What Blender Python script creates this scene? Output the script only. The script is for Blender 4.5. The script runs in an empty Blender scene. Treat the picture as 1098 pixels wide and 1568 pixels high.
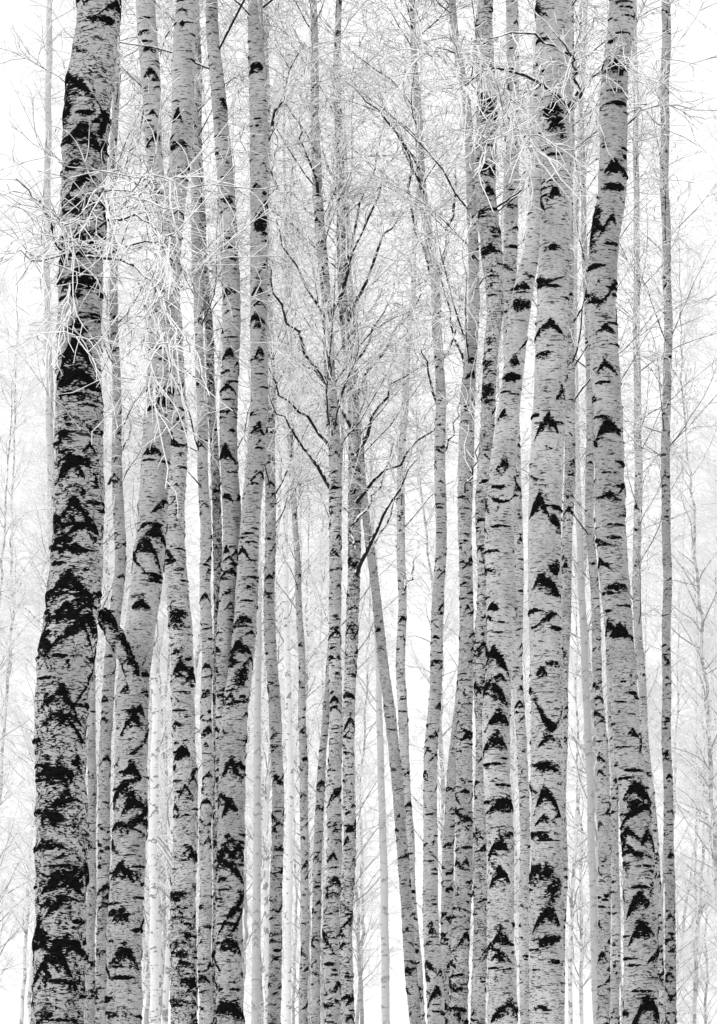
import bpy, math
import numpy as np
rng = np.random.default_rng(11)
scene = bpy.context.scene
R = math.radians

# ------------------------------------------------------------------ camera
TILT = R(12.0); FOCAL = 784/math.tan(R(10)); CAMZ = 1.6
cam = bpy.data.cameras.new("camera"); camo = bpy.data.objects.new("camera", cam)
scene.collection.objects.link(camo); scene.camera = camo
camo.location = (0,0,CAMZ); camo.rotation_euler = (R(90)+TILT,0,0)
cam.sensor_fit='VERTICAL'; cam.sensor_height=36; cam.lens = 18/math.tan(R(10))
cam.clip_end = 2000

# image pixel position and an assumed distance -> world point in metres
def pixel_to_world(x,y,d):
    a=(x-549)/FOCAL; b=(784-y)/FOCAL
    dy=math.cos(TILT)-b*math.sin(TILT); dz=math.sin(TILT)+b*math.cos(TILT)
    s=d/dy
    return np.array([a*s,d,CAMZ+dz*s]), s/FOCAL

# ------------------------------------------------------------------ node helpers
def newmat(name):
    m=bpy.data.materials.new(name); m.use_nodes=True
    nt=m.node_tree; nt.nodes.clear()
    return m,nt
class NB:
    def __init__(s,nt): s.nt=nt
    def n(s,t,**k):
        nd=s.nt.nodes.new(t)
        for a,b in k.items(): setattr(nd,a,b)
        return nd
    def set(s,inp,v):
        if isinstance(v,bpy.types.NodeSocket): s.nt.links.new(v,inp)
        else: inp.default_value=v
    def math(s,op,a,b=0.0,c=0.0,clamp=False):
        nd=s.n('ShaderNodeMath',operation=op); nd.use_clamp=clamp
        s.set(nd.inputs[0],a); s.set(nd.inputs[1],b); s.set(nd.inputs[2],c)
        return nd.outputs[0]
    def vmul(s,v,sc):
        nd=s.n('ShaderNodeVectorMath',operation='MULTIPLY'); s.set(nd.inputs[0],v); nd.inputs[1].default_value=sc
        return nd.outputs[0]
    def vadd(s,v,w):
        nd=s.n('ShaderNodeVectorMath',operation='ADD'); s.set(nd.inputs[0],v); s.set(nd.inputs[1],w)
        return nd.outputs[0]
    def noise(s,v,scale=1,detail=3,rough=.5,dist=0):
        nd=s.n('ShaderNodeTexNoise'); s.set(nd.inputs['Vector'],v)
        nd.inputs['Scale'].default_value=scale; nd.inputs['Detail'].default_value=detail
        nd.inputs['Roughness'].default_value=rough; nd.inputs['Distortion'].default_value=dist
        return nd.outputs['Fac']
    def ramp(s,v,a,b,lo=0.0,hi=1.0):
        nd=s.n('ShaderNodeMapRange',interpolation_type='SMOOTHSTEP')
        s.set(nd.inputs['Value'],v); s.set(nd.inputs['From Min'],a); s.set(nd.inputs['From Max'],b)
        nd.inputs['To Min'].default_value=lo; nd.inputs['To Max'].default_value=hi
        return nd.outputs['Result']
    def mix(s,f,a,b):   # scalars
        nd=s.n('ShaderNodeMix',data_type='FLOAT')
        s.set(nd.inputs[0],f); s.set(nd.inputs[2],a); s.set(nd.inputs[3],b)
        return nd.outputs[0]
    def out(s,val,rough=.8,height=None,bd=.01,bs=.5):
        p=s.n('ShaderNodeBsdfDiffuse'); o=s.n('ShaderNodeOutputMaterial')
        cc=s.n('ShaderNodeCombineColor')
        for i in range(3): s.set(cc.inputs[i],val)
        s.nt.links.new(cc.outputs[0],p.inputs['Color'])
        p.inputs['Roughness'].default_value=rough
        if height is not None:
            b=s.n('ShaderNodeBump'); b.inputs['Distance'].default_value=bd; b.inputs['Strength'].default_value=bs
            s.set(b.inputs['Height'],height); s.nt.links.new(b.outputs[0],p.inputs['Normal'])
        s.nt.links.new(p.outputs[0],o.inputs[0])

def bark_material():
    m,nt=newmat("birch_bark"); b=NB(nt)
    tc=b.n('ShaderNodeTexCoord'); oi=b.n('ShaderNodeObjectInfo')
    off=b.n('ShaderNodeCombineXYZ'); r37=b.math('MULTIPLY',oi.outputs['Random'],37.0)
    for i in range(3): b.set(off.inputs[i],r37)
    P=b.vadd(tc.outputs['Object'],off.outputs[0])
    sc=b.n('ShaderNodeAttribute',attribute_name='scar').outputs['Fac']
    ro=b.n('ShaderNodeAttribute',attribute_name='rough').outputs['Fac']
    e=b.noise(b.vmul(P,(34,34,48)),detail=3,rough=.7)
    e2=b.noise(b.vmul(P,(40,40,200)),detail=1,rough=.6)
    e3=b.noise(b.vmul(P,(13,13,18)),detail=2,rough=.5)
    ev=b.math('MULTIPLY_ADD',b.math('SUBTRACT',e,.5),2.8,b.math('MULTIPLY',b.math('SUBTRACT',e2,.5),2.6))
    ev=b.math('MULTIPLY_ADD',b.math('SUBTRACT',e3,.5),2.6,ev)
    scar=b.ramp(b.math('ADD',sc,ev),-.14,.02)
    n1=b.noise(b.vmul(P,(11,11,15)),detail=3,rough=.6,dist=1.0)
    rd=b.math('ABSOLUTE',b.math('SUBTRACT',n1,.5))
    st=b.math('MULTIPLY',b.math('SUBTRACT',e2,.5),.22)
    th=b.math('MULTIPLY_ADD',ro,.062,b.math('ADD',st,-.034))
    net=b.ramp(b.math('SUBTRACT',th,rd),-.004,.010)
    n2=b.noise(b.vmul(P,(9,9,12)),detail=4,rough=.62,dist=.5)
    bl=b.math('ADD',b.math('MULTIPLY_ADD',ro,.11,n2),b.math('MULTIPLY',st,1.3))
    blob=b.ramp(bl,.68,.70)
    net=b.math('MAXIMUM',net,blob)
    l1=b.noise(b.vmul(P,(17,17,115)),detail=2,rough=.5)
    len1=b.ramp(l1,.58,.66,0,.9); len2=b.ramp(e2,.60,.74,0,.55)
    l3=b.noise(b.vmul(P,(9,9,40)),detail=2,rough=.6)
    len3=b.ramp(l3,.65,.67,0,.97)
    ln=b.math('MAXIMUM',b.math('MAXIMUM',len1,len2),len3)
    big=b.noise(b.vmul(P,(3.5,3.5,2.5)),detail=3,rough=.6)
    fine=b.noise(b.vmul(P,(38,38,110)),detail=4,rough=.8)
    base=b.math('MULTIPLY_ADD',big,.48,b.math('MULTIPLY_ADD',b.math('SUBTRACT',fine,.5),.75,.19))
    base=b.math('MULTIPLY',base,b.ramp(oi.outputs['Random'],0,1,.88,1.1))
    base=b.math('MAXIMUM',base,.12)
    c=b.mix(ln,base,.045)
    dk=b.math('MAXIMUM',scar,net)
    black=b.math('MULTIPLY',b.math('POWER',fine,3.0),.05)
    c=b.mix(dk,c,black)
    h=b.math('MULTIPLY_ADD',dk,b.math('MULTIPLY_ADD',e,1.5,.2),b.math('MULTIPLY',fine,.3))
    b.out(c,.6,h,.008,.6)
    return m
def haze_bark_material():  # far-tree bark: mist fade painted in as paler bark and scars
    m,nt=newmat("haze_pale_birch_bark"); b=NB(nt)
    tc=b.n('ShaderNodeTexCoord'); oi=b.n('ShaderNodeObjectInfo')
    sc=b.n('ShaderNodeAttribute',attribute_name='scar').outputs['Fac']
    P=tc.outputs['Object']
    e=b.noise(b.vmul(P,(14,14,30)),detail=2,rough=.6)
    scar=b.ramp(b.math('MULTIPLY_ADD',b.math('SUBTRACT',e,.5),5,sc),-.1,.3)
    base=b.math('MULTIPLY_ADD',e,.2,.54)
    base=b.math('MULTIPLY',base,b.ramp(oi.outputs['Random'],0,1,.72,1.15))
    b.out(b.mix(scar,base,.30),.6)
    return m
def twig_material(name,lo,hi,dark,white=.88):
    m,nt=newmat(name); b=NB(nt)
    tc=b.n('ShaderNodeTexCoord'); g=b.n('ShaderNodeNewGeometry'); sp=b.n('ShaderNodeSeparateXYZ')
    nt.links.new(g.outputs['Normal'],sp.inputs[0])
    n=b.noise(b.vmul(tc.outputs['Object'],(20,20,20)),detail=0)
    f=b.ramp(b.math('MULTIPLY_ADD',b.math('SUBTRACT',n,.5),1.6,sp.outputs['Z']),lo,hi)
    b.out(b.mix(f,dark,white),.6)
    return m
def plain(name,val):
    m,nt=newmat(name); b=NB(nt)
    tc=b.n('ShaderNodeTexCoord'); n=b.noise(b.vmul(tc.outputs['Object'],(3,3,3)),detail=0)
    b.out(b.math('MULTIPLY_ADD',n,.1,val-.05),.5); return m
def snow_material():
    m,nt=newmat("snow"); b=NB(nt)
    tc=b.n('ShaderNodeTexCoord')
    n=b.noise(b.vmul(tc.outputs['Object'],(.6,.6,.6)),detail=4)
    n2=b.noise(b.vmul(tc.outputs['Object'],(12,12,12)),detail=2)
    b.out(b.math('MULTIPLY_ADD',n,.12,.76),.6,b.math('ADD',n,b.math('MULTIPLY',n2,.1)),.15,.6)
    return m
M_BARK=bark_material()
M_BRANCH=twig_material("frosted_branch_bark",.1,.55,.022)
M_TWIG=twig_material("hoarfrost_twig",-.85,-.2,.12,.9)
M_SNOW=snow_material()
M_HAZE_BARK=haze_bark_material(); M_HAZE_BRANCH=plain("haze_pale_branch",.36); M_HAZE_TWIG=plain("haze_pale_frost_twig",.88)  # far trees: haze put into the colour of bark, branches and frosted twigs

# ------------------------------------------------------------------ mesh accumulation
class Acc:
    def __init__(s): s.v=[];s.f=[];s.m=[];s.sc=[];s.ro=[];s.n=0
    def add(s,v,f,mat,sc=None,ro=None):
        s.v.append(v); s.f.append(f+s.n); s.m.append(np.full(len(f),mat,np.int32))
        s.sc.append(sc if sc is not None else np.full(len(v),-5.0)); s.ro.append(ro if ro is not None else np.zeros(len(v)))
        s.n+=len(v)
    def build(s,name,origin=(0,0,0),mats=None):
        v=np.concatenate(s.v)-np.array(origin); f=np.concatenate(s.f); mi=np.concatenate(s.m)
        me=bpy.data.meshes.new(name)
        me.vertices.add(len(v)); me.vertices.foreach_set('co',v.astype(np.float32).ravel())
        me.loops.add(len(f)*4); me.loops.foreach_set('vertex_index',f.astype(np.int32).ravel())
        me.polygons.add(len(f)); me.polygons.foreach_set('loop_start',np.arange(0,len(f)*4,4,dtype=np.int32))
        for m in (mats or [M_BARK,M_BRANCH,M_TWIG]): me.materials.append(m)
        me.polygons.foreach_set('material_index',mi)
        me.polygons.foreach_set('use_smooth',np.ones(len(f),bool))
        a=me.attributes.new('scar','FLOAT','POINT'); a.data.foreach_set('value',np.concatenate(s.sc).astype(np.float32))
        a=me.attributes.new('rough','FLOAT','POINT'); a.data.foreach_set('value',np.concatenate(s.ro).astype(np.float32))
        me.update(calc_edges=True)
        return me

def norm(a): return a/np.maximum(np.linalg.norm(a,axis=-1,keepdims=True),1e-9)
def tubes(acc,P,rad,mat,S=3):
    N,K,_=P.shape
    T=norm(np.gradient(P,axis=1)); ref=norm(rng.normal(size=(N,1,3)))
    A=norm(np.cross(T,ref)); B=np.cross(T,A)
    ang=np.arange(S)*2*np.pi/S
    V=P[:,:,None,:]+rad[:,:,None,None]*(np.cos(ang)[None,None,:,None]*A[:,:,None,:]+np.sin(ang)[None,None,:,None]*B[:,:,None,:])
    idx=np.arange(N*K*S).reshape(N,K,S)
    a=idx[:,:-1]; b=np.roll(a,-1,axis=2); d=idx[:,1:]; c=np.roll(d,-1,axis=2)
    acc.add(V.reshape(-1,3),np.stack([a,b,c,d],-1).reshape(-1,4),mat)
def grow(P0,D,L,K,jit,grav):
    pts=[P0]; D=norm(D)
    for i in range(K-1):
        D=norm(D+rng.normal(size=D.shape)*jit+np.array([0,0,grav]))
        pts.append(pts[-1]+D*(L/(K-1))[:,None])
    return np.stack(pts,1)
def children(P,n,lo,spread,lenr,K,jit,grav):
    N,Kp,_=P.shape
    t=rng.uniform(lo,1,(N,n))*(Kp-1); i=np.minimum(t.astype(int),Kp-2); fr=(t-i)[...,None]
    r=np.arange(N)[:,None]
    p=P[r,i]*(1-fr)+P[r,i+1]*fr; d=norm(P[r,i+1]-P[r,i])
    d=norm(d+rng.normal(size=d.shape)*spread)
    L=rng.uniform(lenr[0],lenr[1],N*n)
    return grow(p.reshape(-1,3),d.reshape(-1,3),L,K,jit,grav)
def spray(acc,P,r0,n2=9,n3=5,scale=1.0,S=3,tw=.0032,sag=-.02,l2=(.4,1.1),l3=(.15,.5),K2=6,K3=4,m2=2):
    K=P.shape[1]
    rad=r0[:,None]*(np.linspace(1,.22,K)[None,:])
    tubes(acc,P,rad,1,4)
    C=children(P,n2,.12,.6,(l2[0]*scale,l2[1]*scale),K2,.2,sag)
    tubes(acc,C,np.tile(np.linspace(tw*1.6,tw,K2),(len(C),1)),m2,S)
    if n3:
        G=children(C,n3,.1,.75,(l3[0]*scale,l3[1]*scale),K3,.3,sag)
        tubes(acc,G,np.tile(np.linspace(tw*1.05,tw*.7,K3),(len(G),1)),2,S)

def wav(t,seed,n=5,f0=1.,f1=6.):
    q=np.random.default_rng(seed); o=np.zeros_like(t)
    for k in range(n):
        o+=np.sin(t*q.uniform(f0,f1)+q.uniform(0,6.28))*q.uniform(.4,1)/n
    return o

def stem(acc,pts,d,seed,dens=1.0,rough=(0,0),H=None,marks=(),big=1.0,down=True):
    """pts: (x, y, width) in image pixels, top to bottom; builds trunk as rings with bark-scar field"""
    q=np.random.default_rng(seed)
    Q=[]
    for x,y,w in pts:
        p,k=pixel_to_world(x,y,d); Q.append((p[0],p[2],w*k/2))
    Q=sorted(Q,key=lambda a:a[1]); X=[a[0] for a in Q]; Z=[a[1] for a in Q]; Rr=[a[2] for a in Q]
    k=d/FOCAL; step=k*1.531*1.5
    z0=Z[0]; z1=Z[-1]
    if down:
        sl=(X[min(2,len(X)-1)]-X[0])/(Z[min(2,len(Z)-1)]-Z[0]); sl=max(-.06,min(.06,sl))
        h=z0+.15
        X=[X[0]-sl*h,X[0]-sl*(h-.4)]+X; Z=[-.15,.25]+Z; Rr=[Rr[0]*1.45,Rr[0]*1.12]+Rr; z0=-.15
    if H is None:
        Ht=z1+min(12,max(3.5,Rr[-1]*95))
    else: Ht=H
    if Ht>z1+.3:
        sl=(X[-1]-X[-3])/(Z[-1]-Z[-3]); sl=max(-.06,min(.06,sl))
        n=8; rt=Rr[-1]
        for i in range(1,n+1):
            t=i/n; X.append(X[-1]+sl*(Ht-z1)/n*(1-.6*t)); Z.append(z1+(Ht-z1)*t); Rr.append(rt*(1-t)+.012*t)
    zt=pixel_to_world(0,-40,d)[0][2]; zb=pixel_to_world(0,1610,d)[0][2]
    zs=np.concatenate([np.arange(z0,max(z0,min(zb,Z[-1])),.08),np.arange(max(zb,z0),min(zt,Z[-1]),step),np.arange(min(zt,Z[-1]),Z[-1],.1),[Z[-1]]])
    zs=np.unique(zs)
    g=np.linspace(Z[0],Z[-1],600); gx=np.interp(g,Z,X); gr=np.interp(g,Z,Rr)
    kk=max(1,int(.2*(1 if d<30 else 1.6)/(g[1]-g[0]))); ker=np.hanning(2*kk+3); ker/=ker.sum()
    sm=lambda a:np.convolve(np.pad(a,kk+1,mode='reflect',reflect_type='odd'),ker,'valid')
    gx=sm(gx); gr=sm(gr)
    x=np.interp(zs,g,gx)+wav(zs,seed+5,4,1,4)*.03; r=np.interp(zs,g,gr)*(1+wav(zs,seed+9,6,3,22)*.08)*.95
    y=d+wav(zs,seed+3,3,.2,.8)*.25
    rm=np.interp((zb+zt)/2,zs,r)
    C=int(max(14,min(120,2*np.pi*rm/step)))
    th=np.arange(C)*2*np.pi/C
    sc=np.full((len(zs),C),-5.0)
    def put(z,t0,kind,hw,s,tk):
        ext=hw*s*1.4+tk*3+.05
        i0,i1=np.searchsorted(zs,[z-ext,z+ext*.7+tk])
        if i1<=i0: return
        dz=(zs[i0:i1]-z)[:,None]; rr=r[i0:i1][:,None]
        dx=((th[None,:]-t0+np.pi)%(2*np.pi)-np.pi)*rr
        ax=np.abs(dx)/hw
        if kind==0:      # inverted-V eyebrow, uneven arms
            sa=s*q.uniform(.6,1.35); sb=s*q.uniform(.6,1.35); la=q.uniform(.5,1.25); lb=q.uniform(.5,1.25)
            ss=np.where(dx>0,sa,sb); ax=np.where(dx>0,ax/la,ax/lb)
            t=tk*np.maximum(1.15-ax**1.6,.02); v=1-np.abs(dz+ss*np.abs(dx)*(1+.3*ax))/t
            v=np.where(ax>1.05,-5,v)
        elif kind==1:    # filled triangle/eye
            v=np.minimum(-(dz+s*np.abs(dx))/tk, (dz+s*hw*.85)/tk)*1.2
            v=np.where(ax>1,-5,v)
        elif kind==2: v=1-(dx/hw)**2-(dz/tk)**2
        elif kind==4:    # wavy band wrapping the trunk
            ph=q.uniform(0,6.28); fq=q.uniform(1.5,3.5); am=tk*q.uniform(.8,2.4); tl=q.uniform(-.35,.35)
            t=tk*np.maximum((1-ax**2)*(.75+.35*np.sin(dx/hw*5+ph*2)),.02)
            v=1-np.abs(dz+tl*dx+am*np.sin(dx/hw*fq+ph))/t
            v=np.where(ax>1,-5,v)
        else:            # ragged patch, streaked sideways and hanging
            kx=q.uniform(-.6,.6)
            v=.7-((dx+kx*dz)/hw)**2-(np.minimum(dz,0)/(tk*2.2))**2-(np.maximum(dz,0)/tk)**2
        sc[i0:i1]=np.maximum(sc[i0:i1],np.maximum(v,-5))
    rl,rh=rough
    span=Z[-1]-Z[0]
    for _ in range(int(11*dens*span)):
        z=q.uniform(Z[0],Z[-1]); rz=np.interp(z,zs,r)
        lowness=np.clip((zt-z)/(zt-zb),0,1); b=(.9+.4*lowness)*big*q.choice([.6,.9,1.1,1.4])
        if q.uniform()>.65+.35*lowness: continue
        u=q.uniform()
        if u<.50: put(z,q.uniform(0,6.28),0,rz*q.uniform(.5,1.3)*b,q.uniform(.4,1.15),rz*q.uniform(.13,.32)*b)
        elif u<.60: put(z,q.uniform(0,6.28),1,rz*q.uniform(.4,.75)*b,q.uniform(.5,.9),rz*q.uniform(.12,.2)*b)
        elif u<.80: put(z,q.uniform(0,6.28),4,rz*q.uniform(.9,2.0),1,rz*q.uniform(.07,.2)*b)
        else: put(z,q.uniform(0,6.28),3,rz*q.uniform(.35,.8)*b,1,rz*q.uniform(.08,.18)*b)
    for _ in range(int(20*dens*span)):
        z=q.uniform(Z[0],Z[-1]); rz=np.interp(z,zs,r)
        put(z,q.uniform(0,6.28),2,rz*q.uniform(.25,.95),1,rz*q.uniform(.035,.12)+.003)
    for mk in marks:   # scars set at image pixels (x, y, kind, half width, slope, thickness)
        mx,my,kind,hw,s,tk=mk
        p,kq=pixel_to_world(mx,my,d); z=p[2]; rz=np.interp(z,zs,r); xc=np.interp(z,zs,x)
        sn=np.clip((p[0]-xc)/rz,-.95,.95); t0=-np.pi/2+math.asin(sn)
        put(z,t0,kind,hw*kq,s,tk*kq)
    low=np.clip((zt-zs)/(zt-zb),0,1)[:,None]
    ro=np.repeat(rl+(rh-rl)*low**1.2,C,axis=1)
    ro=ro*(.5+1.0*(wav(zs,seed+21,4,1,5)[:,None]*.5+.5))
    rr=r[:,None]*(1+.02*np.sin(th*2+zs[:,None]*.9+seed)+.015*np.sin(th*3-zs[:,None]*2.1)+.02*np.sin(th*5+zs[:,None]*6)*low)
    rr=rr+np.clip(sc+.3,0,1)*np.minimum(.009,rr*.09)+np.clip(ro,0,1)*.004*np.sin(th*7+zs[:,None]*31)
    V=np.stack([x[:,None]+rr*np.cos(th),y[:,None]+rr*np.sin(th),np.repeat(zs[:,None],C,1)],-1)
    idx=np.arange(len(zs)*C).reshape(len(zs),C)
    a=idx[:-1]; b=np.roll(a,-1,1); dd=idx[1:]; c=np.roll(dd,-1,1)
    acc.add(V.reshape(-1,3),np.stack([a,b,c,dd],-1).reshape(-1,4),0,sc.ravel(),np.clip(ro,0,1).ravel())
    return zs,x,y,r,Ht

def crown(acc,st,base,n,lenr=(1.0,2.6),n2=9,n3=5,tw=.0032,rk=1.0,**kw):
    zs,x,y,r,Ht=st
    if Ht-base<1: return
    z=base+(Ht-.3-base)*rng.uniform(0,1,n)**.9
    P0=np.stack([np.interp(z,zs,x),np.interp(z,zs,y),z],1)
    az=rng.uniform(0,2*np.pi,n); el=np.radians(rng.uniform(28,66,n))
    D=np.stack([np.cos(az)*np.cos(el),np.sin(az)*np.cos(el),np.sin(el)],1)
    L=rng.uniform(lenr[0],lenr[1],n)*(1-.5*(z-base)/(Ht-base))
    P=grow(P0,D,L,8,.12,.0)
    rb=np.minimum((.004+L*.0042)*rk,np.interp(z,zs,r)*.5)
    spray(acc,P,rb,n2,n3,tw=tw,**kw)

def limb(acc,pts,d,r0,dd=0.,n2=10,n3=5,scale=1.,tw=.0032,sag=-.02,m2=2):
    """explicit limb through image pixel points, drifting dd metres in depth"""
    K=10; n=len(pts); t=np.linspace(0,n-1,K)
    px=np.interp(t,range(n),[p[0] for p in pts]); py=np.interp(t,range(n),[p[1] for p in pts])
    px[1:-1]=(px[:-2]+2*px[1:-1]+px[2:])/4; py[1:-1]=(py[:-2]+2*py[1:-1]+py[2:])/4
    P=np.array([pixel_to_world(a,b,d+dd*i/(K-1))[0] for i,(a,b) in enumerate(zip(px,py))])
    P[1:]+=rng.normal(size=(K-1,3))*.02*d/25
    spray(acc,P[None],np.array([r0]),n2,n3,scale=scale,tw=tw,sag=sag,m2=m2)

# ------------------------------------------------------------------ birches placed by image pixels at assumed distances
A=dict(d=15,stems=[dict(pts=[(150,65,70),(138,150,76),(131,210,74),(127,300,72),(125,400,70),(123,500,72),(121,600,76),(119,700,79),(117,800,83),(114,900,88),(106,1000,88),(98,1100,84),(95,1200,81),(92,1300,81),(89,1400,81),(88,1500,82)],
  dens=1.2,big=1.0,rough=(.7,1),marks=[(108,165,3,16,1,28),(130,212,0,44,.7,13),(165,190,3,12,1,20),(125,300,4,44,1,8),(130,325,2,26,1,6),(128,378,0,32,.6,12),(125,430,0,36,.5,11),(130,462,4,40,.4,11),(122,500,1,22,.9,10),(122,540,0,34,.9,15),(118,580,0,32,.5,16),(103,677,2,15,1,8),(140,690,0,16,.8,7),(116,715,0,34,1.1,13),(117,780,0,32,.9,13),(90,800,3,14,1,14),(115,840,4,46,1,8),(110,890,0,38,.6,12),(110,930,4,46,1,9),(98,1065,0,34,.8,12),(98,1120,4,44,1,9),(92,1180,0,32,.8,11),(95,1240,4,44,1,9),(95,1345,0,34,.5,11),(90,1400,4,44,1,9),(88,1460,0,32,.8,11)])],
  limbs=[([(118,385),(150,345),(195,325),(235,340),(272,385)],.012,-1.5),([(118,395),(165,392),(215,412),(250,450),(262,500)],.012,-1.5),([(100,400),(82,360),(62,310),(30,280)],.013,-1.),([(112,340),(140,300),(190,290),(235,310)],.008,-2),([(112,395),(95,385),(60,400),(20,385)],.010,-1),([(215,412),(225,470),(222,530),(238,590)],.007,-1),([(110,420),(105,480),(118,515)],.006,-1.2),([(150,345),(120,330),(90,345),(70,380)],.007,-1.5),([(165,392),(200,372),(250,365),(275,360)],.008,-1.6),([(195,325),(215,290),(250,275),(285,285)],.006,-1.8),([(250,450),(245,500),(262,545)],.005,-1.3)],
  lk=dict(n2=13,n3=4,scale=.55,tw=.0030,sag=-.08),base=10.5,nb=18)
B2=dict(d=21,stems=[dict(pts=[(284,65,36),(276,200,35),(267,300,34),(262,400,36),(247,500,44),(240,600,46),(238,700,46),(233,800,48),(222,880,52),(213,950,52),(207,1000,53),(204,1070,54),(201,1200,54),(198,1300,54),(194,1400,56),(191,1500,56)],rough=(0,.6),dens=.8,
  marks=[(272,175,0,15,1.,7),(265,225,2,9,1,5),(245,610,0,20,.5,10),(232,685,0,14,.8,7),(236,815,0,26,.6,11),(215,925,0,24,.3,8),(210,1045,0,22,.8,10),(205,1100,0,20,1,10),(205,1180,0,22,.8,12),(209,1255,1,16,.9,9),(190,1330,0,22,.8,10),(190,1400,0,24,.8,11),(195,1460,0,24,.8,11)])],
  limbs=[([(265,400),(235,350),(215,290),(180,260)],.009,-1.5),([(258,470),(290,420),(320,380)],.008,.5)],base=11,nb=20,stub=True)
B1=dict(d=26,stems=[dict(pts=[(227,65,33),(236,200,28),(242,290,25),(256,400,26),(268,500,28),(271,600,28),(272,700,29),(271,800,33),(271,900,37),(277,1000,37),(281,1100,38),(283,1200,39),(283,1300,40),(282,1400,41),(282,1500,42)],rough=(.1,.9),dens=1.2,
  marks=[(228,75,1,14,.8,7),(234,115,0,14,.7,6),(240,215,0,12,.6,6),(242,298,1,10,.8,6),(272,945,3,17,1,12),(278,1020,0,18,.9,9),(283,1150,0,18,.8,9)])],limbs=[([(232,120),(214,200),(195,250),(160,300)],.011,.5)],base=11,nb=30)
D=dict(d=24,stems=[dict(pts=[(393,65,26),(397,200,30),(396,300,28),(395,400,27),(397,500,27),(398,600,27),(395,700,30),(386,800,30),(378,900,36),(371,980,38),(363,1050,40),(356,1120,44),(352,1200,44),(350,1300,44),(351,1400,44),(351,1500,44)],rough=(.1,.6),dens=1.1,
  marks=[(393,105,2,11,1,6),(401,340,3,13,1,14),(396,450,0,12,.8,6),(397,500,1,12,.9,7),(398,545,0,13,.8,6),(398,660,0,14,.9,6),(367,990,0,18,.4,9),(372,1030,3,12,1,16),(352,1170,0,20,1,9),(352,1230,0,20,.8,9),(345,1300,0,20,.8,10),(350,1440,0,20,.7,11)]),
  dict(pts=[(328,65,20),(335,120,22),(346,270,27),(349,350,28),(352,450,29),(354,550,28),(352,700,28),(355,800,29),(350,900,28),(343,1000,28),(340,1100,30),(342,1250,30)],rough=(.3,.4),down=False,dens=1.3,
  marks=[(350,450,0,13,1,5),(354,545,0,14,.7,6),(346,690,0,14,.9,7),(350,760,1,11,.9,5),(346,840,0,12,.8,6)])],
  limbs=[([(410,215),(425,170),(440,130),(458,65)],.018,.3),([(407,330),(418,260),(425,200)],.014,.3)],base=10.5,nb=28)
T=dict(d=19,stems=[dict(pts=[(850,65,58),(850,150,48),(851,300,48),(849,400,50),(847,500,50),(845,600,52),(841,700,54),(837,800,54),(836,900,54),(835,1000,54),(835,1100,54),(836,1200,54),(837,1300,54),(836,1400,54),(836,1500,56)],rough=(0,.5),dens=.5,
  marks=[(848,165,0,24,.4,10),(850,185,3,16,1,12),(850,285,1,22,1.1,10),(848,372,1,18,.8,7),(845,440,2,14,1,3),(860,600,0,14,.8,7),(838,645,0,20,1,10),(826,768,0,24,1.4,12),(850,800,3,12,1,10),(830,890,0,26,.8,11),(850,870,3,14,1,9),(836,955,4,30,1,6),(828,1030,0,14,.7,7),(838,1095,4,34,1,10),(840,1130,0,16,.7,6),(836,1175,3,22,1,7),(832,1215,0,22,1.3,11),(835,1325,1,26,1.1,16),(850,1360,3,14,1,12),(838,1395,0,24,.8,11),(840,1440,3,20,1,8)])],
  limbs=[([(866,160),(822,122),(770,105),(720,112),(690,150)],.016,-1.5),([(830,128),(795,158),(765,188),(742,232)],.012,-1.5),([(868,165),(886,120),(880,85),(850,55)],.015,-1),([(770,105),(720,82),(665,75),(640,90)],.010,-1.8),([(868,175),(895,135),(930,100),(960,85)],.012,-1),([(765,188),(800,200),(830,230)],.009,-1.5),([(850,70),(800,50),(745,60),(700,100)],.011,-1.3),([(770,105),(765,150),(780,190)],.007,-1.6)],
  lk=dict(n2=15,n3=5,scale=.55,tw=.0036,sag=-.06),base=11,nb=18)
U=dict(d=20,stems=[dict(pts=[(948,65,42),(940,150,44),(939,220,44),(935,300,46),(923,370,48),(921,450,46),(925,550,46),(930,650,46),(935,750,48),(941,850,48),(947,950,46),(955,1050,46),(964,1140,46),(975,1200,50),(980,1300,52),(982,1400,54),(980,1500,56)],rough=(.1,.5),dens=.8,
  marks=[(938,110,0,20,.7,11),(945,170,2,18,1,4),(940,262,0,22,.4,9),(938,295,2,22,1,7),(910,340,3,14,1,26),(935,340,0,12,1.5,9),(922,455,4,30,1,9),(925,560,0,20,.6,8),(930,650,0,20,.9,8),(932,752,1,20,.9,9),(944,900,2,18,1,7),(950,965,0,22,.6,9),(973,1207,0,26,.8,14),(975,1230,3,16,1,10),(990,1275,0,20,1,10),(980,1375,0,24,.7,11),(980,1420,0,26,.8,11)])],limbs=[([(960,190),(985,160),(1010,120)],.010,.3)],base=11,nb=20)
S=dict(d=22,stems=[dict(pts=[(828,65,20),(825,130,22),(823,200,22),(820,300,22),(813,380,26),(801,440,33),(795,480,35),(788,550,32),(778,620,34),(771,700,42),(768,800,46),(768,900,48),(766,1000,44),(763,1100,44),(764,1200,44),(766,1300,44),(764,1400,44),(768,1500,44)],rough=(0,.5),dens=.65,
  marks=[(825,105,1,10,.8,5),(798,440,0,17,.2,6),(797,468,2,16,1,10),(787,550,0,15,.7,8),(782,578,2,14,1,7),(772,630,0,12,.7,5),(757,1000,0,26,.8,11),(765,1095,0,22,.9,10),(760,1130,0,22,.9,10),(765,1290,0,20,.8,8),(765,1340,0,20,.9,9),(765,1430,0,20,1,9)])],
  limbs=[],base=11,nb=20)
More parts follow.
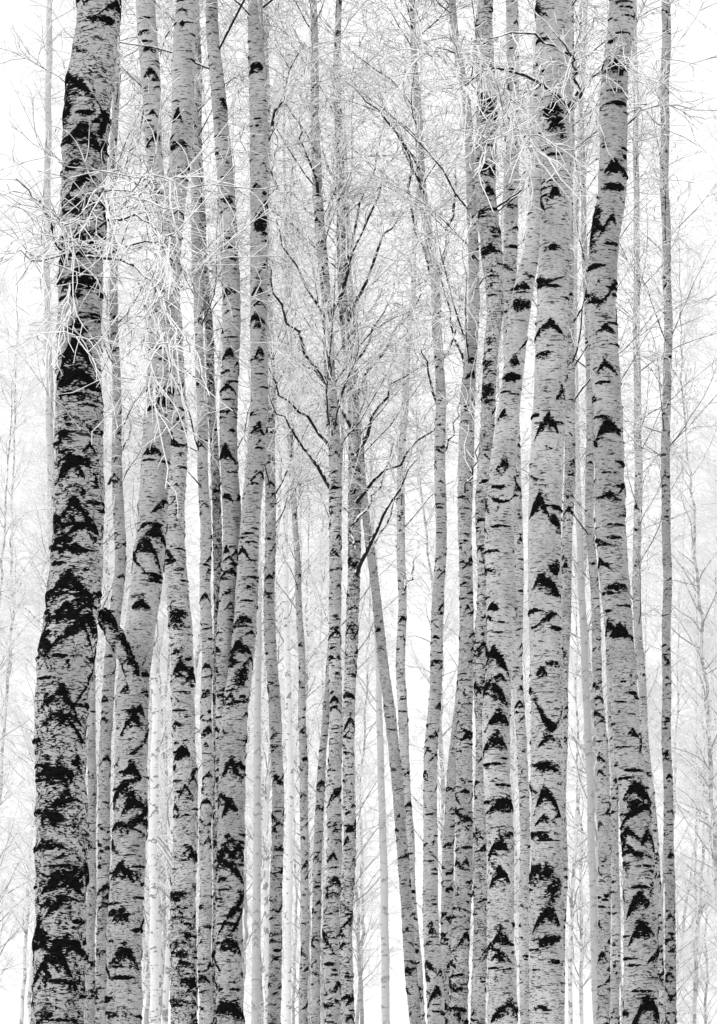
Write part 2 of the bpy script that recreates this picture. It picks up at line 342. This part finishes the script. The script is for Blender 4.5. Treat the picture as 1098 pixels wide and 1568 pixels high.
Q_=dict(d=28,stems=[dict(pts=[(745,65,28),(745,200,34),(746,300,34),(752,400,34),(760,480,26),(752,550,24),(745,620,22),(742,700,22),(740,800,22),(740,900,22),(737,1000,22),(737,1100,22),(735,1300,22),(734,1500,24)],rough=(.7,.7),dens=1.5,
  marks=[(746,160,3,16,1,16),(745,255,0,16,.8,9),(748,290,0,16,.8,7),(750,380,0,16,.8,7),(752,520,1,12,.8,8),(746,600,3,12,1,12)])],limbs=[],base=10.5,nb=34)
R_=dict(d=29,stems=[dict(pts=[(783,65,20),(785,200,22),(783,300,24),(781,400,22),(783,550,22),(788,700,20),(792,850,20),(790,1000,18),(797,1120,16),(804,1300,16),(803,1500,16)],rough=(.3,.4),dens=1.3)],limbs=[],base=10.5,nb=30)
P_=dict(d=32,stems=[dict(pts=[(698,65,12),(712,150,14),(720,250,14),(725,350,16),(724,500,18),(717,600,22),(712,700,22),(712,800,22),(713,900,22),(715,1000,24),(712,1100,24),(711,1200,26),(710,1300,28),(706,1400,29),(705,1500,30)],rough=(.2,.7),dens=1.3)],
  limbs=[([(717,600),(700,520),(680,450),(668,400)],.018,.5),([(712,760),(730,690),(740,640)],.014,-.5)],base=9.5,nb=36)
O=dict(d=35,stems=[dict(pts=[(635,80,10),(642,200,13),(648,300,15),(660,390,15),(668,440,15),(671,550,15),(674,650,17),(676,750,18),(674,850,18),(670,950,20),(666,1050,20),(660,1150,21),(657,1250,22),(660,1350,24),(663,1450,26),(665,1500,28)],rough=(.1,.2),dens=1.4)],
  limbs=[([(668,440),(650,380),(632,310),(618,230),(600,170)],.034,.4),([(672,430),(688,350),(697,290),(702,220)],.03,.4),([(674,640),(650,560),(640,500)],.018,-.5),([(672,560),(700,500),(715,440)],.018,.5),([(650,300),(600,190),(535,125)],.028,-.6),([(674,700),(700,640),(712,590)],.016,.2)],base=11.5,nb=28)
I_=dict(d=36,stems=[dict(pts=[(481,65,12),(483,200,14),(487,300,16),(495,400,16),(501,500,16),(508,600,18),(513,700,20),(514,800,20),(513,900,20),(514,1000,20),(514,1100,21),(512,1200,22),(512,1300,24),(509,1400,25),(508,1500,26)],rough=(.5,.5),dens=1.8)],
  limbs=[([(512,690),(470,640),(430,600),(405,560)],.032,-.5),([(508,600),(470,540),(430,470),(412,400)],.034,-.5),([(500,490),(470,440),(440,390),(420,340)],.03,-.4),([(514,760),(470,690),(430,640),(412,610)],.028,-.5),([(505,500),(530,420),(560,330),(600,240)],.03,-.3),([(487,300),(470,230),(455,180)],.024,-.3),([(512,640),(540,560),(575,500),(600,450)],.028,-.4)],lk=dict(n2=16,n3=6),base=10,nb=42)
J=dict(d=38,stems=[dict(pts=[(519,65,10),(517,150,12),(519,300,14),(527,450,14),(534,550,16),(541,650,18),(543,750,20),(544,850,20),(540,930,20),(536,1050,20),(533,1200,18),(534,1300,20),(531,1400,20),(533,1500,22)],rough=(1,.6),dens=2.0)],
  limbs=[([(545,700),(570,640),(600,590),(640,560)],.032,-.5),([(545,770),(590,720),(640,680),(700,610)],.034,-.5),([(543,840),(530,780),(518,740)],.024,.2),([(540,620),(580,540),(620,490),(650,450)],.032,-.4),([(530,500),(560,430),(590,360),(625,320)],.032,-.4),([(545,880),(570,830),(600,770),(640,700)],.034,-.6),([(541,660),(500,590),(470,560),(440,540)],.03,-.4),([(525,430),(545,340),(570,260),(590,160)],.028,-.5),([(544,800),(570,770),(590,730),(600,680)],.022,.2),([(520,330),(500,250),(490,190)],.02,-.2)],lk=dict(n2=16,n3=6),base=10,nb=42)
def simple(d,pts,dens=1.4,rough=(0.1,.5),base=10,nb=28,limbs=()):
    return dict(d=d,stems=[dict(pts=pts,rough=rough,dens=dens)],limbs=list(limbs),base=base,nb=nb)
trees=[A,B2,B1,D,T,U,S,Q_,R_,P_,O,I_,J,
 simple(40,[(297,65,12),(299,300,13),(300,400,14),(308,600,16),(314,800,18),(316,1000,18),(318,1200,19),(314,1400,21),(315,1500,22)],nb=36),
 simple(41,[(303,65,10),(305,250,13),(312,400,15),(322,550,13),(329,680,13),(333,800,14),(334,1000,14),(332,1200,14),(332,1500,15)],rough=(1,1),dens=2.1,nb=36),
 simple(40,[(180,65,10),(172,300,12),(175,450,14),(178,600,14),(183,750,18),(184,870,18),(170,1000,19),(160,1150,19),(158,1300,20),(157,1500,20)],limbs=[([(166,742),(180,710),(193,680),(201,643)],.026,0)],nb=38),
 simple(42,[(408,65,8),(411,400,12),(413,550,14),(414,700,17),(413,850,17),(414,1000,18),(421,1100,20),(427,1200,19),(424,1350,20),(421,1500,21)],dens=1.7,nb=36),
 simple(50,[(440,400,7),(446,700,9),(455,850,10),(461,1000,11),(462,1100,12),(466,1200,13),(467,1350,13),(465,1500,14)]),
 simple(52,[(512,900,9),(503,1050,11),(495,1150,12),(488,1250,14),(484,1400,15),(484,1500,15)],nb=14),
 simple(42,[(548,650,11),(556,750,12),(567,850,14),(577,930,15),(588,1020,16),(597,1080,18),(604,1150,18),(612,1250,18),(620,1350,19),(628,1450,19),(632,1500,20)],dens=1.2,nb=14,limbs=[([(565,850),(590,800),(610,760),(620,700)],.022,.3)]),
 simple(50,[(632,430,8),(627,520,9),(620,600,11),(613,750,13),(616,900,14),(614,1000,15),(616,1100,16),(622,1200,16),(628,1350,16),(640,1500,17)],nb=16,limbs=[([(617,910),(630,880),(641,850)],.028,0)]),
 simple(65,[(572,850,6),(580,1050,9),(583,1150,11),(587,1300,12),(590,1500,13)],rough=(.3,.3),nb=12),
 simple(44,[(712,950,12),(702,1080,14),(692,1180,17),(687,1300,18),(684,1400,19),(682,1500,20)],nb=10),
 simple(42,[(895,400,10),(905,600,12),(903,800,14),(910,900,14),(917,1050,16),(925,1150,19),(926,1300,20),(925,1400,20),(925,1500,20)],dens=1.7),
 simple(52,[(930,1000,9),(938,1150,12),(945,1400,14),(943,1500,15)],nb=14),
 simple(48,[(1020,65,15),(1018,200,14),(1022,500,14),(1018,700,14),(1022,900,14),(1022,1100,15),(1025,1300,16),(1027,1500,17)],dens=1.7,nb=46),
 simple(50,[(972,65,8),(975,400,10),(976,600,12),(980,700,13),(974,900,13),(985,1100,13),(1003,1300,14),(1010,1500,14)],nb=46),
 simple(36,[(872,65,14),(871,500,15),(873,650,17),(872,750,17),(866,900,16),(860,1200,16),(858,1500,16)],dens=1.6,rough=(.5,.6)),
 simple(56,[(895,65,8),(884,300,9),(878,500,10),(885,800,11),(905,1200,12),(912,1500,13)],nb=34),
 simple(52,[(138,900,10),(142,1100,13),(140,1300,15),(137,1500,16)],nb=20),
 simple(56,[(228,900,11),(240,1100,13),(235,1300,14),(236,1500,14)],nb=20),
 simple(56,[(76,65,10),(72,400,11),(78,800,12),(70,1500,14)],nb=40,dens=1.2),
 simple(62,[(395,1100,11),(393,1300,13),(392,1500,13)],nb=12),
 simple(56,[(440,65,7),(447,300,8),(436,500,9),(437,900,10),(445,1200,11),(440,1500,12)],nb=30),
]
for i,t in enumerate(trees):
    acc=Acc(); d=t['d']; st0=None
    for j,s in enumerate(t['stems']):
        st=stem(acc,s['pts'],d if j==0 else d+.08,100+i*13+j,dens=s.get('dens',1),rough=s.get('rough',(0,.3)),marks=s.get('marks',()),down=s.get('down',True),big=s.get('big',1.))
        near=d<24
        crown(acc,st,t['base'],t['nb'] if j==0 else t['nb']//2,n2=7 if near else (10 if d<45 else 8),n3=3 if near else (6 if d<45 else 5),tw=.0034 if d<30 else .0046)
        if st0 is None: st0=st
    for l in t['limbs']:
        k=dict(n2=13,n3=6,tw=.004); k.update(t.get('lk',{}))
        limb(acc,l[0],d,l[1],l[2],**k)
    if t.get('stub'):   # broken-off limb
        pts=[(212,1060),(198,1015),(180,980),(163,950),(156,938)]; rw=[26,26,29,26,20]
        K=36; tt=np.linspace(0,4,K)
        px=np.interp(tt,range(5),[p[0] for p in pts]); py=np.interp(tt,range(5),[p[1] for p in pts])
        P=np.array([pixel_to_world(a,b,d-.2-.006*q_)[0] for q_,(a,b) in enumerate(zip(px,py))])
        rd=np.interp(tt,range(5),rw)*d/FOCAL/2*(1+.07*np.sin(tt*9)+.05*np.sin(tt*23)); rd[-2]*=.8; rd[-1]*=.1
        tubes(acc,P[None],rd[None],0,20)
        vv=acc.v[-1]; vv[-80:]+=rng.normal(size=(80,3))*.012
        s_=np.repeat(np.interp(tt,[0,.8,1.1,1.5,1.9,2.3,2.8,4],[-.8,-.1,.4,-.6,.5,-.4,.5,.8]),20)
        acc.sc[-1]=s_+np.tile(np.sin(np.arange(20)*.9)*.6,K)
    org=(float(st0[1][0]),d,0.0)
    me=acc.build("birch_tree",org,mats=None if d<54 else [M_HAZE_BARK,M_HAZE_BRANCH,M_HAZE_TWIG])
    o=bpy.data.objects.new("birch_tree",me); o.location=org; scene.collection.objects.link(o)

# ------------------------------------------------------------------ distant forest (instanced)
variants=[]
for v in range(6):
    acc=Acc(); Hh=rng.uniform(22,27); K=60; z=np.linspace(-.2,Hh,K)
    bx=np.cumsum(rng.normal(size=K))*.04; by=np.cumsum(rng.normal(size=K))*.03
    r=.08*(1-z/Hh*.9)*(1+.3*(z<.3))
    zz=np.linspace(-.2,Hh,600); C=10; th=np.arange(C)*2*np.pi/C
    xx=np.interp(zz,z,bx); yy=np.interp(zz,z,by); rr=np.interp(zz,z,r)
    sc=np.full((600,C),-5.0)
    for _ in range(int(Hh*12)):
        z0=rng.uniform(0,Hh); t0=rng.uniform(0,6.28); hw=rng.uniform(.05,.12); tk=rng.uniform(.02,.05); s=rng.uniform(0,.9)
        i0,i1=np.searchsorted(zz,[z0-.2,z0+.1]); dz=(zz[i0:i1]-z0)[:,None]
        dx=((th[None]-t0+np.pi)%(2*np.pi)-np.pi)*rr[i0:i1][:,None]
        vv=np.where(np.abs(dx)>hw,-5,1-np.abs(dz+s*np.abs(dx))/tk); sc[i0:i1]=np.maximum(sc[i0:i1],vv)
    V=np.stack([xx[:,None]+rr[:,None]*np.cos(th),yy[:,None]+rr[:,None]*np.sin(th),np.repeat(zz[:,None],C,1)],-1)
    idx=np.arange(600*C).reshape(600,C); a=idx[:-1]; b=np.roll(a,-1,1); dd=idx[1:]; c=np.roll(dd,-1,1)
    acc.add(V.reshape(-1,3),np.stack([a,b,c,dd],-1).reshape(-1,4),0,sc.ravel(),np.full(600*C,.2))
    crown(acc,(z,bx,by,r,Hh),4.0+v*.7,60,lenr=(1.2,3.2),n2=8,n3=5,tw=.0075,K2=4,K3=3,rk=1.5)
    variants.append(acc.build("distant_birch",mats=[M_HAZE_BARK,M_HAZE_BRANCH,M_HAZE_TWIG]))
root=bpy.data.objects.new("distant_birch_forest",None); scene.collection.objects.link(root)
placed=[]; tries=0
while len(placed)<84 and tries<20000:
    tries+=1
    y=64+62*rng.uniform()**.9; x=rng.uniform(-1,1)*(y*.115+2)
    img_x=x/y*FOCAL+549  # approximate image column in pixels
    if 545<img_x<710 and rng.uniform()<.88: continue
    if any((x-a)**2+(y-b)**2<3 for a,b in placed): continue
    placed.append((x,y))
for k,(x,y) in enumerate(placed):
    o=bpy.data.objects.new("birch_%d"%k,variants[k%6]); o.parent=root
    s=rng.uniform(.85,1.15); o.location=(x,y,0); o.scale=(s,s,s); o.rotation_euler=(rng.normal()*.04,rng.normal()*.04,rng.uniform(0,6.28))
    scene.collection.objects.link(o)

# ------------------------------------------------------------------ snowy ground
n=160; gx=np.linspace(-500,500,n); gx=np.sign(gx)*(np.abs(gx)/500)**2*500; gy=gx+60
X,Y=np.meshgrid(gx,gy,indexing='ij')
Z=.12*np.sin(X*.31+1)*np.sin(Y*.27)+.05*np.sin(X*1.1+Y*.7)
Z-= .05
idx=np.arange(n*n).reshape(n,n)
acc=Acc(); acc.add(np.stack([X,Y,Z],-1).reshape(-1,3),np.stack([idx[:-1,:-1],idx[1:,:-1],idx[1:,1:],idx[:-1,1:]],-1).reshape(-1,4),0)
g=bpy.data.objects.new("snowy_ground",acc.build("snowy_ground",mats=[M_SNOW])); scene.collection.objects.link(g)

# ------------------------------------------------------------------ light
w=bpy.data.worlds.new("World"); scene.world=w; w.use_nodes=True; nt=w.node_tree; nt.nodes.clear()
b=NB(nt)
sky=b.n('ShaderNodeTexSky',sky_type='NISHITA'); sky.sun_disc=False; sky.sun_elevation=R(35); sky.sun_rotation=R(230)
sky.dust_density=4; sky.air_density=1.2
bw=b.n('ShaderNodeRGBToBW'); nt.links.new(sky.outputs[0],bw.inputs[0])
ov=b.mix(.75,bw.outputs[0],13.0)
cc=b.n('ShaderNodeCombineColor')
for i in range(3): nt.links.new(ov,cc.inputs[i])
bg=b.n('ShaderNodeBackground'); bg.inputs['Strength'].default_value=.108
wo=b.n('ShaderNodeOutputWorld'); nt.links.new(cc.outputs[0],bg.inputs[0]); nt.links.new(bg.outputs[0],wo.inputs[0])
L=bpy.data.lights.new("sun","SUN"); L.energy=1.35; L.angle=R(12)
lo=bpy.data.objects.new("sun",L); scene.collection.objects.link(lo)
lo.rotation_euler=(R(55),0,R(-50)); lo.location=(0,0,60)
scene.view_settings.view_transform='Standard'; scene.view_settings.look='None'; scene.view_settings.exposure=0
